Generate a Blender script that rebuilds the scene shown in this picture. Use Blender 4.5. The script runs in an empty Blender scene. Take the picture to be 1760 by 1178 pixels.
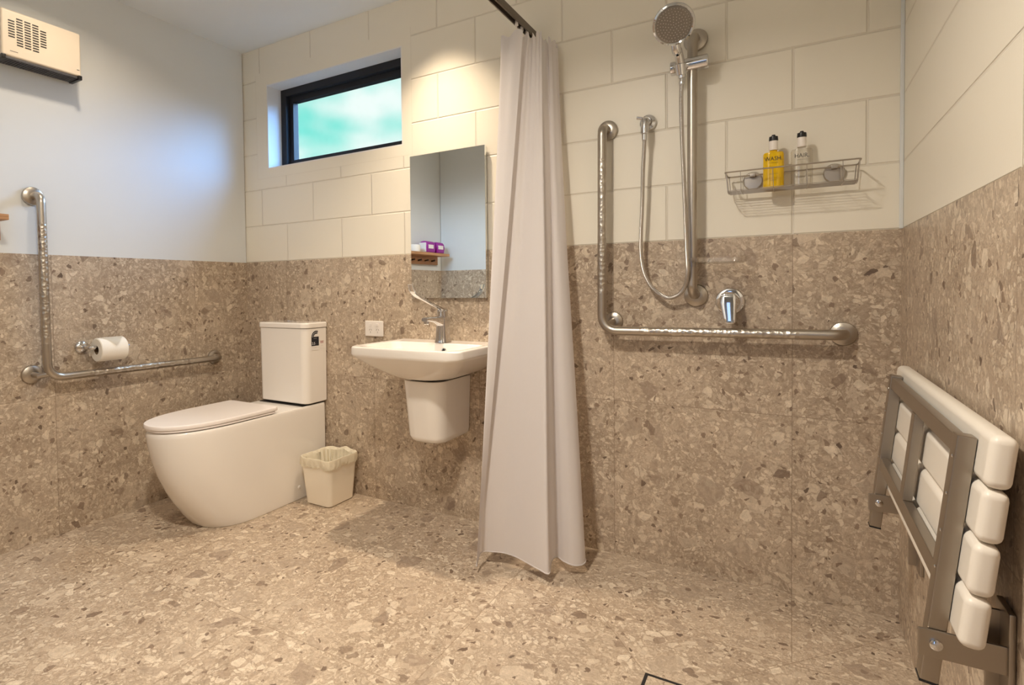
import bpy, bmesh, math, random
from mathutils import Vector, Matrix
R = math.radians
PI = math.pi
C = bpy.context.scene.collection
sc = bpy.context.scene
random.seed(4)

# ------------------------------------------------------------------ camera
W, H, D = 2.9975, 2.402, 1.204          # room width, ceiling height, tile (dado) height
YR = -2.12                               # rear wall
F, PX, PY = 956.056, 792.949, 521.901
yaw, pit, rol = -0.5355863, -0.0257226, -0.0121839
fw = Vector((math.sin(yaw)*math.cos(pit), math.cos(yaw)*math.cos(pit), math.sin(pit)))
rt = Vector((math.cos(yaw), -math.sin(yaw), 0)); up = rt.cross(fw)
rt2 = rt*math.cos(rol)+up*math.sin(rol); up2 = -rt*math.sin(rol)+up*math.cos(rol)
cd = bpy.data.cameras.new('camera'); cam = bpy.data.objects.new('camera', cd); C.objects.link(cam)
m = Matrix((rt2, up2, -fw)).transposed().to_4x4(); m.translation = Vector((2.7098374, -2.14003831, 1.0367658))
cam.matrix_world = m
cd.sensor_width = 36; cd.lens = F/1760*36
cd.shift_x = (880-PX)/1760; cd.shift_y = -(589-PY)/1760
cd.clip_start = .02
sc.camera = cam

# ------------------------------------------------------------------ exposure
sc.view_settings.view_transform = 'Standard'; sc.view_settings.look = 'None'
sc.view_settings.gamma = 1; sc.view_settings.use_curve_mapping = False
sc.view_settings.exposure = 0.03
sc.cycles.use_denoising = True
sc.cycles.max_bounces = 10; sc.cycles.diffuse_bounces = 6; sc.cycles.transparent_max_bounces = 16
sc.cycles.sample_clamp_indirect = 6
sc.cycles.caustics_reflective = False

# ------------------------------------------------------------------ node helper
class NT:
    def __init__(s, tree): s.t = tree; s.n = tree.nodes; s.l = tree.links
    def node(s, typ, **kw):
        o = s.n.new(typ)
        for k, v in kw.items(): setattr(o, k, v)
        return o
    def set(s, sock, v):
        if isinstance(v, bpy.types.NodeSocket): s.l.new(v, sock)
        elif v is not None: sock.default_value = v
    def math(s, op, a, b=None, c=None, clamp=False):
        o = s.node('ShaderNodeMath', operation=op, use_clamp=clamp)
        s.set(o.inputs[0], a)
        if b is not None: s.set(o.inputs[1], b)
        if c is not None: s.set(o.inputs[2], c)
        return o.outputs[0]
    def vmath(s, op, a, b=None):
        o = s.node('ShaderNodeVectorMath', operation=op); s.set(o.inputs[0], a)
        if b is not None:
            if op == 'SCALE': s.set(o.inputs['Scale'], b)
            else: s.set(o.inputs[1], b)
        return o.outputs[0]
    def mix(s, f, a, b, mode='MIX'):
        o = s.node('ShaderNodeMix', data_type='RGBA', blend_type=mode)
        s.set(o.inputs[0], f); s.set(o.inputs[6], a); s.set(o.inputs[7], b)
        return o.outputs[2]
    def ramp(s, f, stops, interp='LINEAR'):
        o = s.node('ShaderNodeValToRGB'); cr = o.color_ramp; cr.interpolation = interp
        while len(cr.elements) < len(stops): cr.elements.new(.5)
        for e, (p, c) in zip(cr.elements, stops): e.position = p; e.color = c
        s.set(o.inputs[0], f); return o.outputs[0]
    def sep(s, v):
        o = s.node('ShaderNodeSeparateXYZ'); s.set(o.inputs[0], v); return o.outputs
    def comb(s, x, y, z):
        o = s.node('ShaderNodeCombineXYZ')
        for i, v in enumerate((x, y, z)): s.set(o.inputs[i], v)
        return o.outputs[0]
    def noise(s, v, scale, detail=2, rough=.5):
        o = s.node('ShaderNodeTexNoise'); s.set(o.inputs['Vector'], v)
        o.inputs['Scale'].default_value = scale; o.inputs['Detail'].default_value = detail; o.inputs['Roughness'].default_value = rough
        return o.outputs
    def vor(s, v, scale, feature='F1'):
        o = s.node('ShaderNodeTexVoronoi', feature=feature); s.set(o.inputs['Vector'], v)
        o.inputs['Scale'].default_value = scale
        return o.outputs
    def step(s, x, a, b):   # smoothstep
        o = s.node('ShaderNodeMapRange', interpolation_type='SMOOTHSTEP'); s.set(o.inputs[0], x)
        o.inputs[1].default_value = a; o.inputs[2].default_value = b
        return o.outputs[0]

def srgb(r, g, b):
    f = lambda c: (c/255/12.92 if c/255 <= .04045 else ((c/255+.055)/1.055)**2.4)
    return (f(r), f(g), f(b), 1)

# ------------------------------------------------------------------ sky
wd = bpy.data.worlds.new('sky'); sc.world = wd; wd.use_nodes = True
n = NT(wd.node_tree); n.n.clear()
tc = n.node('ShaderNodeTexCoord').outputs['Generated']
sx, sy, sz = n.sep(tc)
cl = n.noise(n.vmath('MULTIPLY', tc, (1.0, 1.0, 2.0)), 3.4, 3, .5)[0]
cl = n.math('ADD', cl, n.math('MULTIPLY', n.math('SUBTRACT', sz, .30), -1.1))
cmask = n.step(cl, .42, .62)
skyc = n.mix(n.math('MULTIPLY', sz, 1.4, clamp=True), srgb(110, 250, 232), srgb(40, 218, 208))
skyc = n.mix(cmask, skyc, (1.05, 1.08, 1.06, 1))
# blue sky boosted on the unseen right side, added to light the left wall
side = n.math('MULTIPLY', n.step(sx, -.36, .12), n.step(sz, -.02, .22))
bright = n.mix(side, skyc, n.mix(n.step(sx, .42, .25), (3.7, 8.3, 17.5, 1), (25, 33, 44, 1)))   # extra-bright band added to light the rear wall
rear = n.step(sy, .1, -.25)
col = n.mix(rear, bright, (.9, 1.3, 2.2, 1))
col = n.mix(n.step(sz, .02, -.03), col, (.10, .10, .08, 1))      # ground below the horizon
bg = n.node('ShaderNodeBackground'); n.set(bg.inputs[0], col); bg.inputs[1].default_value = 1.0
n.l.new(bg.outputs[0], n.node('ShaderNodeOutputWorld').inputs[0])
SKY_BG = bg

# ------------------------------------------------------------------ recessed ceiling lamps
def downlight(x, y, power, size=.085, col=(1, .72, .45), spread=150):
    l = bpy.data.lights.new('downlight', 'AREA'); l.shape = 'DISK'; l.size = size; l.energy = power; l.color = col
    l.spread = R(spread)
    o = bpy.data.objects.new('downlight', l); C.objects.link(o); o.location = (x, y, H-.004)
    return o
WARM = (1, .76, .52)
downlight(1.36, -.28, 6.2, col=(1, .80, .58), spread=86)
downlight(.46, -1.02, 4, col=(1, .82, .62), spread=140)
downlight(1.95, -1.72, 38, size=.17, col=(1, .885, .74))
# daylight portal in the window opening
pl = bpy.data.lights.new('window_portal', 'AREA'); pl.shape = 'RECTANGLE'; pl.size = .94; pl.size_y = .47
pl.cycles.is_portal = True
po = bpy.data.objects.new('window_portal', pl); C.objects.link(po); po.location = (.66, .19, 1.955); po.rotation_euler = (R(-90), 0, 0)

# ------------------------------------------------------------------ materials
def mat(name, col=(.8, .8, .8, 1), rough=.5, metal=0, **kw):
    m = bpy.data.materials.new(name); m.use_nodes = True
    b = m.node_tree.nodes['Principled BSDF']
    b.inputs['Base Color'].default_value = col; b.inputs['Roughness'].default_value = rough; b.inputs['Metallic'].default_value = metal
    for k, v in kw.items(): b.inputs[k.replace('_', ' ')].default_value = v
    return m
def bs(m): return m.node_tree.nodes['Principled BSDF']
def bump(nt, m, h, strength=.3, dist=.01):
    o = nt.node('ShaderNodeBump'); o.inputs['Strength'].default_value = strength; o.inputs['Distance'].default_value = dist
    nt.set(o.inputs['Height'], h); nt.l.new(o.outputs[0], bs(m).inputs['Normal'])
    return o
def fine(m, scale=220, strength=.05, colvar=.04):
    """slight procedural unevenness of colour and surface"""
    nt = NT(m.node_tree); p = nt.node('ShaderNodeNewGeometry').outputs['Position']
    f = nt.noise(p, scale, 3)[0]
    base = bs(m).inputs['Base Color'].default_value[:]
    dark = tuple(c*(1-colvar*2) for c in base[:3])+(1,)
    nt.set(bs(m).inputs['Base Color'], nt.mix(nt.noise(p, scale*.06, 3)[0], dark, base))
    bump(nt, m, f, strength, .001)
    return m

def lines(nt, coord, vals, w):
    """1 on a thin line at every value of vals"""
    out = None
    for v in vals:
        d = nt.math('ABSOLUTE', nt.math('SUBTRACT', coord, v))
        k = nt.math('LESS_THAN', d, w/2)
        out = k if out is None else nt.math('MAXIMUM', out, k)
    return out

def terrazzo(nt, p):
    """stone-chip pattern, colour of the tile itself"""
    warp = nt.vmath('SCALE', nt.vmath('SUBTRACT', nt.noise(p, 9, 2)[1], (.5, .5, .5)), .06)
    warp2 = nt.vmath('SCALE', nt.vmath('SUBTRACT', nt.noise(p, 48, 3)[1], (.5, .5, .5)), .016)
    q = nt.vmath('ADD', nt.vmath('ADD', p, warp), warp2)
    col = nt.mix(nt.step(nt.noise(p, 3.5, 4, .6)[0], .35, .65), srgb(166, 149, 130), srgb(190, 173, 153))
    col = nt.mix(nt.step(nt.noise(q, 170, 2)[0], .42, .62), col, nt.mix(.35, col, srgb(126, 108, 91)))
    def layer(col, scale, cover, thr, stops, edge=None, off=0, opacity=1.0, soft=.02, gate=None):
        v = nt.vmath('ADD', q, (off, off*.7, off*1.3)) if off else q
        a = nt.vor(v, scale); e = nt.vor(v, scale, 'DISTANCE_TO_EDGE')[0]
        r, g, b = nt.sep(a[1])
        t = nt.math('ADD', nt.math('MULTIPLY', g, thr), thr*.35)
        inside = nt.math('GREATER_THAN', e, t)
        inside = nt.math('MULTIPLY', inside, nt.math('LESS_THAN', b, cover))
        if gate is not None: inside = nt.math('MULTIPLY', inside, gate)
        cc = nt.ramp(r, stops, 'LINEAR')
        if edge:
            rim = nt.math('LESS_THAN', nt.math('SUBTRACT', e, t), soft)
            cc = nt.mix(nt.math('MULTIPLY', rim, .6), cc, edge)
        return nt.mix(nt.math('MULTIPLY', inside, opacity), col, cc)
    light, pale, tan, mid, dark, blk = srgb(216, 202, 182), srgb(202, 187, 167), srgb(183, 166, 147), srgb(161, 143, 124), srgb(130, 111, 95), srgb(92, 75, 64)
    lt2 = srgb(226, 213, 193)
    col = layer(col, 130, .60, .10, [(0, mid), (.3, tan), (.62, pale), (1, light)], off=3.1, opacity=.6)
    col = layer(col, 66, .50, .10, [(0, mid), (.25, tan), (.55, pale), (1, lt2)], edge=srgb(152, 134, 116), soft=.03, opacity=.68)
    col = layer(col, 32, .30, .14, [(0, mid), (.3, tan), (.6, pale), (1, lt2)], edge=srgb(146, 128, 110), off=7.7, soft=.018, opacity=.70)
    col = layer(col, 11, .17, .18, [(0, srgb(158, 141, 124)), (.5, srgb(176, 160, 142)), (1, srgb(210, 195, 175))], edge=srgb(220, 206, 186), off=1.9, soft=.014, opacity=.66)
    col = layer(col, 62, .055, .15, [(0, blk), (.4, dark), (1, srgb(140, 121, 104))], off=11.3, opacity=.9)
    col = layer(col, 27, .035, .20, [(0, srgb(104, 84, 70)), (1, srgb(146, 128, 111))], off=5.3, opacity=.75)
    col = layer(col, 12, .03, .24, [(0, srgb(126, 109, 96)), (1, srgb(150, 132, 116))], off=9.3, opacity=.6)
    grain = nt.noise(p, 240, 4, .75)[0]; grain2 = nt.noise(q, 55, 4, .7)[0]
    g = nt.math('ADD', nt.math('MULTIPLY', nt.math('SUBTRACT', grain, .5), .55), nt.math('MULTIPLY', nt.math('SUBTRACT', grain2, .5), .75))
    g = nt.math('ADD', g, 1.0)
    col = nt.vmath('MULTIPLY', col, nt.comb(g, g, g))
    return col

def pos(nt): return nt.node('ShaderNodeNewGeometry').outputs['Position']

def tile_mat(name, axis, joints, off, zj=(.6,)):
    m = mat(name, rough=.34); nt = NT(m.node_tree); p = pos(nt)
    x, y, z = nt.sep(p); a = x if axis == 0 else y
    # every tile has its own cut of the stone
    idx = None
    for j in joints:
        k = nt.math('GREATER_THAN', a, j); idx = k if idx is None else nt.math('ADD', idx, k)
    iz = nt.math('GREATER_THAN', z, .6)
    sh = nt.comb(nt.math('ADD', nt.math('MULTIPLY', idx, 3.71), off), nt.math('MULTIPLY', iz, 5.3), nt.math('MULTIPLY', idx, 1.9))
    q = nt.vmath('ADD', p, sh)
    col = terrazzo(nt, q)
    j = nt.math('MAXIMUM', lines(nt, a, joints, .0028), lines(nt, z, zj, .0028))
    col = nt.mix(nt.math('MULTIPLY', j, .5), col, srgb(120, 102, 86))
    nt.set(bs(m).inputs['Base Color'], col)
    bump(nt, m, nt.math('SUBTRACT', 1, j), .2, .001)
    return m

M = {}
M['tile_back'] = tile_mat('terrazzo_back', 0, (.325, .932, 1.528, 2.121, 2.713), 0)
M['tile_left'] = tile_mat('terrazzo_left', 1, (-.33, -.99, -1.6), 31, (.6,))
M['tile_right'] = tile_mat('terrazzo_right', 1, (-.41, -1.01, -1.6), 57)
def floor_mat():
    m = mat('terrazzo_floor', rough=.30); nt = NT(m.node_tree); p = pos(nt); x, y, z = nt.sep(p)
    jx, jy = (.655, 1.257, 1.857), (-.40, -.995, -1.6)
    ix = nt.math('ADD', nt.math('ADD', nt.math('GREATER_THAN', x, jx[0]), nt.math('GREATER_THAN', x, jx[1])), nt.math('GREATER_THAN', x, jx[2]))
    iy = nt.math('ADD', nt.math('GREATER_THAN', y, jy[0]), nt.math('GREATER_THAN', y, jy[1]))
    col = terrazzo(nt, nt.vmath('ADD', p, nt.comb(nt.math('MULTIPLY', ix, 4.3), nt.math('MULTIPLY', iy, 6.1), nt.math('ADD', ix, iy))))
    jl = nt.math('MAXIMUM', lines(nt, x, jx, .003), lines(nt, y, jy, .003))
    # the falls of the shower floor: cuts running to the drain
    jd = None
    for (x0, y0, x1, y1) in ((1.86, -.045, 2.375, -.635), (2.49, -.635, 2.99, -.10), (1.86, -1.27, 2.375, -.75), (2.713, -.39, 2.713, 0)):
        dx, dy = x1-x0, y1-y0; L = math.hypot(dx, dy); dx /= L; dy /= L
        rx, ry = nt.math('SUBTRACT', x, x0), nt.math('SUBTRACT', y, y0)
        d = nt.math('ABSOLUTE', nt.math('SUBTRACT', nt.math('MULTIPLY', rx, dy), nt.math('MULTIPLY', ry, dx)))
        t = nt.math('ADD', nt.math('MULTIPLY', rx, dx), nt.math('MULTIPLY', ry, dy))
        k = nt.math('MULTIPLY', nt.math('LESS_THAN', d, .0016), nt.math('MULTIPLY', nt.math('GREATER_THAN', t, 0), nt.math('LESS_THAN', t, L)))
        jd = k if jd is None else nt.math('MAXIMUM', jd, k)
    j = nt.math('MAXIMUM', jl, jd)
    col = nt.mix(nt.math('MULTIPLY', j, .5), col, srgb(134, 114, 94))
    nt.set(bs(m).inputs['Base Color'], col)
    bump(nt, m, nt.math('SUBTRACT', 1, j), .2, .001)
    return m
M['floor'] = floor_mat()

def block_mat(name, axis, x0):
    """white painted concrete blockwork, 200 mm courses"""
    m = mat(name, srgb(232, 227, 214), .38); nt = NT(m.node_tree); p = pos(nt); x, y, z = nt.sep(p)
    a = x if axis == 0 else y
    HC, HL = .2036, .39641
    r = nt.math('DIVIDE', nt.math('SUBTRACT', z, D), HC); row = nt.math('FLOOR', r)
    fz = nt.math('MULTIPLY', nt.math('SUBTRACT', r, nt.math('ROUND', r)), HC)
    odd = nt.math('MODULO', row, 2)
    u = nt.math('DIVIDE', nt.math('SUBTRACT', nt.math('SUBTRACT', a, x0), nt.math('MULTIPLY', odd, HL/2)), HL)
    fu = nt.math('MULTIPLY', nt.math('SUBTRACT', u, nt.math('ROUND', u)), HL)
    gz = nt.step(nt.math('ABSOLUTE', fz), .0048, .0014)
    gu = nt.step(nt.math('ABSOLUTE', fu), .0048, .0014)
    if axis == 1: gu = nt.math('MULTIPLY', gu, nt.math('LESS_THAN', nt.math('ABSOLUTE', nt.math('ADD', y, 1.01)), .05))
    g = nt.math('MAXIMUM', gz, gu)
    if axis == 0:   # smooth render around the window
        mx = nt.math('MULTIPLY', nt.math('GREATER_THAN', x, .105), nt.math('LESS_THAN', x, 1.178))
        mz = nt.math('MULTIPLY', nt.math('GREATER_THAN', z, 1.672), nt.math('LESS_THAN', z, 2.262))
        inr = nt.math('MULTIPLY', mx, mz)
        bx = nt.math('MULTIPLY', nt.math('GREATER_THAN', x, .102), nt.math('LESS_THAN', x, 1.182))
        bz = nt.math('MULTIPLY', nt.math('GREATER_THAN', z, 1.669), nt.math('LESS_THAN', z, 2.262))
        rim = nt.math('MULTIPLY', nt.math('MULTIPLY', bx, bz), nt.math('SUBTRACT', 1, inr))
        g = nt.math('MAXIMUM', nt.math('MULTIPLY', g, nt.math('SUBTRACT', 1, inr)), nt.math('MULTIPLY', rim, .5))
    n1 = nt.noise(p, 260, 3, .6)[0]; n2 = nt.noise(p, 12, 3)[0]
    hgt = nt.math('ADD', nt.math('MULTIPLY', g, -1.0), nt.math('ADD', nt.math('MULTIPLY', n1, .08), nt.math('MULTIPLY', n2, .10)))
    bump(nt, m, hgt, .6, .004)
    base = bs(m).inputs['Base Color'].default_value[:]
    nt.set(bs(m).inputs['Base Color'], nt.mix(nt.math('MULTIPLY', g, .22), base, srgb(170, 155, 134)))
    return m
M['block'] = block_mat('painted_blockwork', 0, 2.713)
M['block_right'] = block_mat('painted_blockwork_right', 1, -1.01)
M['plaster'] = fine(mat('painted_plaster', srgb(218, 222, 224), .42), 160, .06, .01)
M['ceiling'] = fine(mat('ceiling_paint', srgb(222, 228, 232), .8), 160, .05, .01)
M['reveal'] = fine(mat('window_reveal_paint', srgb(228, 228, 228), .4), 160, .03, .01)
M['ceramic'] = mat('white_ceramic', srgb(240, 236, 231), .12, Coat_Weight=.4, Coat_Roughness=.05); fine(M['ceramic'], 30, .01, .01)
M['seatlid'] = fine(mat('white_toilet_seat_plastic', srgb(240, 234, 232), .22), 60, .01, .01)
M['plastic'] = fine(mat('white_plastic', srgb(232, 226, 220), .35), 120, .02, .015)
M['slat'] = fine(mat('white_slat_plastic', srgb(232, 226, 216), .38), 300, .04, .015)
M['chrome'] = fine(mat('chrome', (.70, .70, .71, 1), .06, 1), 40, .01, .01)
M['steel'] = fine(mat('satin_stainless_steel', (.50, .455, .40, 1), .33, 1), 500, .06, .05)
M['frame_steel'] = fine(mat('seat_frame_steel', (.46, .41, .35, 1), .34, 1), 90, .06, .12)
M['brass_dark'] = fine(mat('dark_screw', (.08, .06, .05, 1), .4, .8), 200, .05, .03)
def grip():
    m = mat('peened_grip_steel', (.50, .455, .40, 1), .33, 1); nt = NT(m.node_tree); p = pos(nt)
    v = nt.vor(nt.vmath('MULTIPLY', p, (1, 1, 1)), 72)
    bump(nt, m, v[0], .55, .004); return m
M['grip'] = grip()
def hosem():
    m = mat('metal_spiral_hose', (.62, .60, .58, 1), .25, 1); nt = NT(m.node_tree); x, y, z = nt.sep(pos(nt))
    s_ = nt.math('SINE', nt.math('MULTIPLY', nt.math('ADD', z, nt.math('MULTIPLY', x, .8)), 1500))
    bump(nt, m, s_, .5, .001); return m
M['hose'] = hosem()
M['black'] = fine(mat('black_plastic', (.012, .012, .014, 1), .35), 200, .03, .05)
M['winframe'] = fine(mat('dark_aluminium_window_frame', (.006, .007, .012, 1), .6), 200, .03, .05)
M['track'] = fine(mat('bronze_curtain_track', (.17, .14, .115, 1), .4, .6), 200, .03, .05)
M['mirror'] = mat('mirror_glass', (.93, .96, .95, 1), .005, 1); fine(M['mirror'], 2, 0, .002)
M['mirror_back'] = fine(mat('mirror_backing', (.05, .045, .04, 1), .5), 100, .02, .05)
M['grey'] = fine(mat('dark_grey_grille', (.09, .09, .10, 1), .45), 200, .04, .1)
M['heater'] = fine(mat('cream_enamel', srgb(236, 224, 206), .33), 200, .02, .01)
M['paper'] = fine(mat('toilet_paper', srgb(240, 236, 228), .9), 150, .35, .02)
M['card'] = fine(mat('cardboard_core', srgb(120, 98, 76), .9), 150, .2, .05)
M['bin'] = fine(mat('bin_plastic', srgb(246, 238, 222), .35), 150, .02, .01)
M['purple'] = fine(mat('magenta_wrapper', srgb(150, 10, 150), .3), 60, .3, .1)
M['label_white'] = fine(mat('white_label', srgb(235, 232, 230), .5), 100, .02, .02)
M['text_and_gap_dark'] = fine(mat('dark_print_and_gap_shade', (.02, .018, .016, 1), .5), 100, .02, .05)
M['text_grey'] = fine(mat('grey_print', srgb(150, 140, 130), .5), 100, .02, .05)
M['red'] = fine(mat('red_print', srgb(150, 30, 30), .5), 100, .02, .05)
M['label_navy'] = fine(mat('navy_label', (.008, .010, .022, 1), .35), 100, .02, .05)
def oak():
    m = mat('oak', rough=.5); nt = NT(m.node_tree); p = pos(nt)
    v = nt.noise(nt.vmath('MULTIPLY', p, (40, 3, 60)), 2, 5, .6)[0]
    nt.set(bs(m).inputs['Base Color'], nt.ramp(v, [(.3, srgb(150, 104, 66)), (.7, srgb(196, 150, 104))])); return m
M['oak'] = oak()
def cloth(name, c, trans, bumpy, rough=.8, scale=1.0):
    m = bpy.data.materials.new(name); m.use_nodes = True; nt = NT(m.node_tree); b = bs(m)
    b.inputs['Roughness'].default_value = rough
    p = pos(nt); nn = nt.noise(nt.vmath('MULTIPLY', p, (1, 1, .5)), 26*scale, 3)[0]; n2 = nt.noise(p, 700, 1)[0]
    nt.set(b.inputs['Base Color'], nt.mix(nn, c, tuple(x*.97 for x in c[:3])+(1,)))
    bo = bump(nt, m, nt.math('ADD', nn, nt.math('MULTIPLY', n2, .06)), bumpy, .01)
    t = nt.node('ShaderNodeBsdfTranslucent'); t.inputs[0].default_value = c; nt.l.new(bo.outputs[0], t.inputs['Normal'])
    mx = nt.node('ShaderNodeMixShader'); mx.inputs[0].default_value = trans
    nt.l.new(b.outputs[0], mx.inputs[1]); nt.l.new(t.outputs[0], mx.inputs[2])
    nt.l.new(mx.outputs[0], nt.n['Material Output'].inputs[0]); return m
M['curtain'] = cloth('white_polyester_curtain', srgb(230, 226, 226), .30, .12)
M['liner'] = cloth('cream_bin_liner', srgb(246, 240, 222), .30, .5, .4, 2)
def glass(name, col, rough=0, ior=1.45):
    m = mat(name, col, rough); bs(m).inputs['Transmission Weight'].default_value = 1; bs(m).inputs['IOR'].default_value = ior
    nt = NT(m.node_tree); nt.set(bs(m).inputs['Base Color'], nt.mix(nt.noise(pos(nt), 40)[0], col, tuple(c*.98 for c in col[:3])+(1,)))
    return m
def thin(name, tint, gloss=.08):
    """thin clear sheet: mostly see-through, a little mirror-like"""
    m = bpy.data.materials.new(name); m.use_nodes = True; nt = NT(m.node_tree); nt.n.remove(bs(m))
    t = nt.node('ShaderNodeBsdfTransparent'); nt.set(t.inputs[0], nt.mix(nt.noise(pos(nt), 30)[0], tint, tuple(c*.98 for c in tint[:3])+(1,)))
    g = nt.node('ShaderNodeBsdfGlossy'); g.inputs['Roughness'].default_value = .05
    fr = nt.node('ShaderNodeLayerWeight'); fr.inputs[0].default_value = .5
    mx = nt.node('ShaderNodeMixShader'); nt.set(mx.inputs[0], nt.math('ADD', nt.math('MULTIPLY', nt.math('POWER', fr.outputs[1], 5.0), .7), gloss*.25, clamp=True))
    nt.l.new(t.outputs[0], mx.inputs[1]); nt.l.new(g.outputs[0], mx.inputs[2])
    nt.l.new(mx.outputs[0], nt.n['Material Output'].inputs[0]); return m
M['pane'] = thin('window_glass', (.93, .98, .97, 1))
M['clear'] = thin('clear_plastic', (.96, .95, .94, 1), .5)
M['gold_liquid'] = mat('yellow_gel_in_clear_bottle', srgb(248, 206, 24), .08, Transmission_Weight=.3); fine(M['gold_liquid'], 40, .01, .02)
M['clear_bottle'] = thin('clear_bottle_plastic', (.95, .94, .92, 1), .3)

# ------------------------------------------------------------------ mesh helpers
def tag(o, label=None, cat=None, group=None, kind=None):
    if label: o['label'] = label
    if cat: o['category'] = cat
    if group: o['group'] = group
    if kind: o['kind'] = kind
    return o
def thing(name, label, cat, loc, group=None):
    o = bpy.data.objects.new(name, None); o.empty_display_size = .05; C.objects.link(o); o.location = loc
    return tag(o, label, cat, group)
def base_of(o):
    v = Vector((0, 0, 0))
    while o: v += o.location; o = o.parent
    return v
def obj(name, bm, mats, parent=None, smooth=True, angle=35, label=None, origin=None):
    """world-coordinate bmesh -> object; a child takes its parent's origin"""
    off = base_of(parent) if parent else Vector(origin or (0, 0, 0))
    if off.length: bmesh.ops.translate(bm, verts=bm.verts, vec=-off)
    me = bpy.data.meshes.new(name); bmesh.ops.recalc_face_normals(bm, faces=bm.faces); bm.to_mesh(me); bm.free()
    if not isinstance(mats, (list, tuple)): mats = [mats]
    for q in mats: me.materials.append(q)
    if smooth:
        me.polygons.foreach_set('use_smooth', [True]*len(me.polygons)); me.set_sharp_from_angle(angle=R(angle))
    o = bpy.data.objects.new(name, me); C.objects.link(o)
    if smooth and angle < 90:
        wn = o.modifiers.new('weighted', 'WEIGHTED_NORMAL'); wn.keep_sharp = True; wn.weight = 80
    if parent: o.parent = parent
    elif off.length: o.location = off
    if label: o['label'] = label
    return o
def struct(name, bm, mats, parent=None, **kw):
    o = obj(name, bm, mats, parent, **kw)
    if not parent: o['kind'] = 'structure'
    return o
def BM(): return bmesh.new()
def merge(dst, src, mi=0):
    me = bpy.data.meshes.new('t'); src.to_mesh(me); src.free(); n0 = len(dst.faces); dst.from_mesh(me); bpy.data.meshes.remove(me)
    dst.faces.ensure_lookup_table()
    for f in dst.faces[n0:]: f.material_index = mi
def box(bm, x0, x1, y0, y1, z0, z1, bev=0, mi=0, seg=2, mtx=None):
    b = BM(); bmesh.ops.create_cube(b, size=1)
    for v in b.verts: v.co = Vector((x0+(v.co.x+.5)*(x1-x0), y0+(v.co.y+.5)*(y1-y0), z0+(v.co.z+.5)*(z1-z0)))
    if bev: bmesh.ops.bevel(b, geom=b.edges[:], offset=bev, segments=seg, profile=.5, affect='EDGES')
    if mtx is not None: bmesh.ops.transform(b, matrix=mtx, verts=b.verts)
    merge(bm, b, mi)
def frames(pts):
    T = []
    for i in range(len(pts)):
        a = pts[max(i-1, 0)]; c = pts[min(i+1, len(pts)-1)]; T.append((c-a).normalized())
    ref = Vector((0, 0, 1)) if abs(T[0].z) < .9 else Vector((1, 0, 0))
    N = [(ref-T[0]*ref.dot(T[0])).normalized()]
    for i in range(1, len(pts)):
        v = N[-1]-T[i]*N[-1].dot(T[i]); N.append(v.normalized())
    return T, N
def tube(bm, pts, r, seg=16, mi=0, cap=True, flat=1.0, mis=None):
    pts = [Vector(p) for p in pts]; T, N = frames(pts)
    rad = r if isinstance(r, (list, tuple)) else [r]*len(pts)
    rings = []
    for p, t, nn, q in zip(pts, T, N, rad):
        b = t.cross(nn)
        rings.append([bm.verts.new(p+(nn*math.cos(a)*flat+b*math.sin(a))*q) for a in [2*PI*k/seg for k in range(seg)]])
    for i in range(len(rings)-1):
        for k in range(seg):
            f = bm.faces.new((rings[i][k], rings[i][(k+1) % seg], rings[i+1][(k+1) % seg], rings[i+1][k]))
            f.material_index = mis[i] if mis else mi
    if cap:
        f = bm.faces.new(rings[0][::-1]); f.material_index = mis[0] if mis else mi
        f = bm.faces.new(rings[-1]); f.material_index = mis[-1] if mis else mi
def fillet(pts, r, seg=8):
    pts = [Vector(p) for p in pts]; out = [pts[0]]
    rr = r if isinstance(r, (list, tuple)) else [r]*(len(pts)-2)
    for i in range(1, len(pts)-1):
        a, b, c = pts[i-1], pts[i], pts[i+1]; u, v = (a-b).normalized(), (c-b).normalized()
        ang = u.angle(v); d = min(rr[i-1]/math.tan(ang/2), .49*(a-b).length if i > 1 else .98*(a-b).length, (c-b).length*.98)
        R_ = d*math.tan(ang/2); cen = b+(u+v).normalized()*(R_/math.sin(ang/2))
        p0, p1 = b+u*d, b+v*d; e0, e1 = p0-cen, p1-cen; th = e0.angle(e1); ax = e0.cross(e1).normalized()
        for k in range(seg+1): out.append(cen+Matrix.Rotation(th*k/seg, 3, ax) @ e0)
    out.append(pts[-1]); return out
def catmull(pts, n=8):
    P = [Vector(p) for p in pts]; P = [P[0]*2-P[1]]+P+[P[-1]*2-P[-2]]; out = []
    for i in range(1, len(P)-2):
        for k in range(n):
            t = k/n; a, b, c, d = P[i-1], P[i], P[i+1], P[i+2]
            out.append(.5*((2*b)+(c-a)*t+(2*a-5*b+4*c-d)*t*t+(3*b-a-3*c+d)*t*t*t))
    out.append(P[-2]); return out
def lathe(bm, prof, cen, axis=(0, 0, 1), seg=32, mi=0):
    """prof: (radius, distance along axis)"""
    ax = Vector(axis).normalized(); cen = Vector(cen)
    u = ax.orthogonal().normalized(); v = ax.cross(u); rings = []
    for r, h in prof:
        if r < 1e-6: rings.append([bm.verts.new(cen+ax*h)]); continue
        rings.append([bm.verts.new(cen+ax*h+(u*math.cos(a)+v*math.sin(a))*r) for a in [2*PI*k/seg for k in range(seg)]])
    for a, b in zip(rings, rings[1:]):
        for k in range(seg):
            q = [a[k % len(a)], a[(k+1) % len(a)], b[(k+1) % len(b)], b[k % len(b)]]
            q2 = []
            for w in q:
                if w not in q2: q2.append(w)
            if len(q2) > 2: bm.faces.new(q2).material_index = mi
    if len(rings[0]) > 1: bm.faces.new(rings[0][::-1]).material_index = mi
    if len(rings[-1]) > 1: bm.faces.new(rings[-1]).material_index = mi
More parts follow.
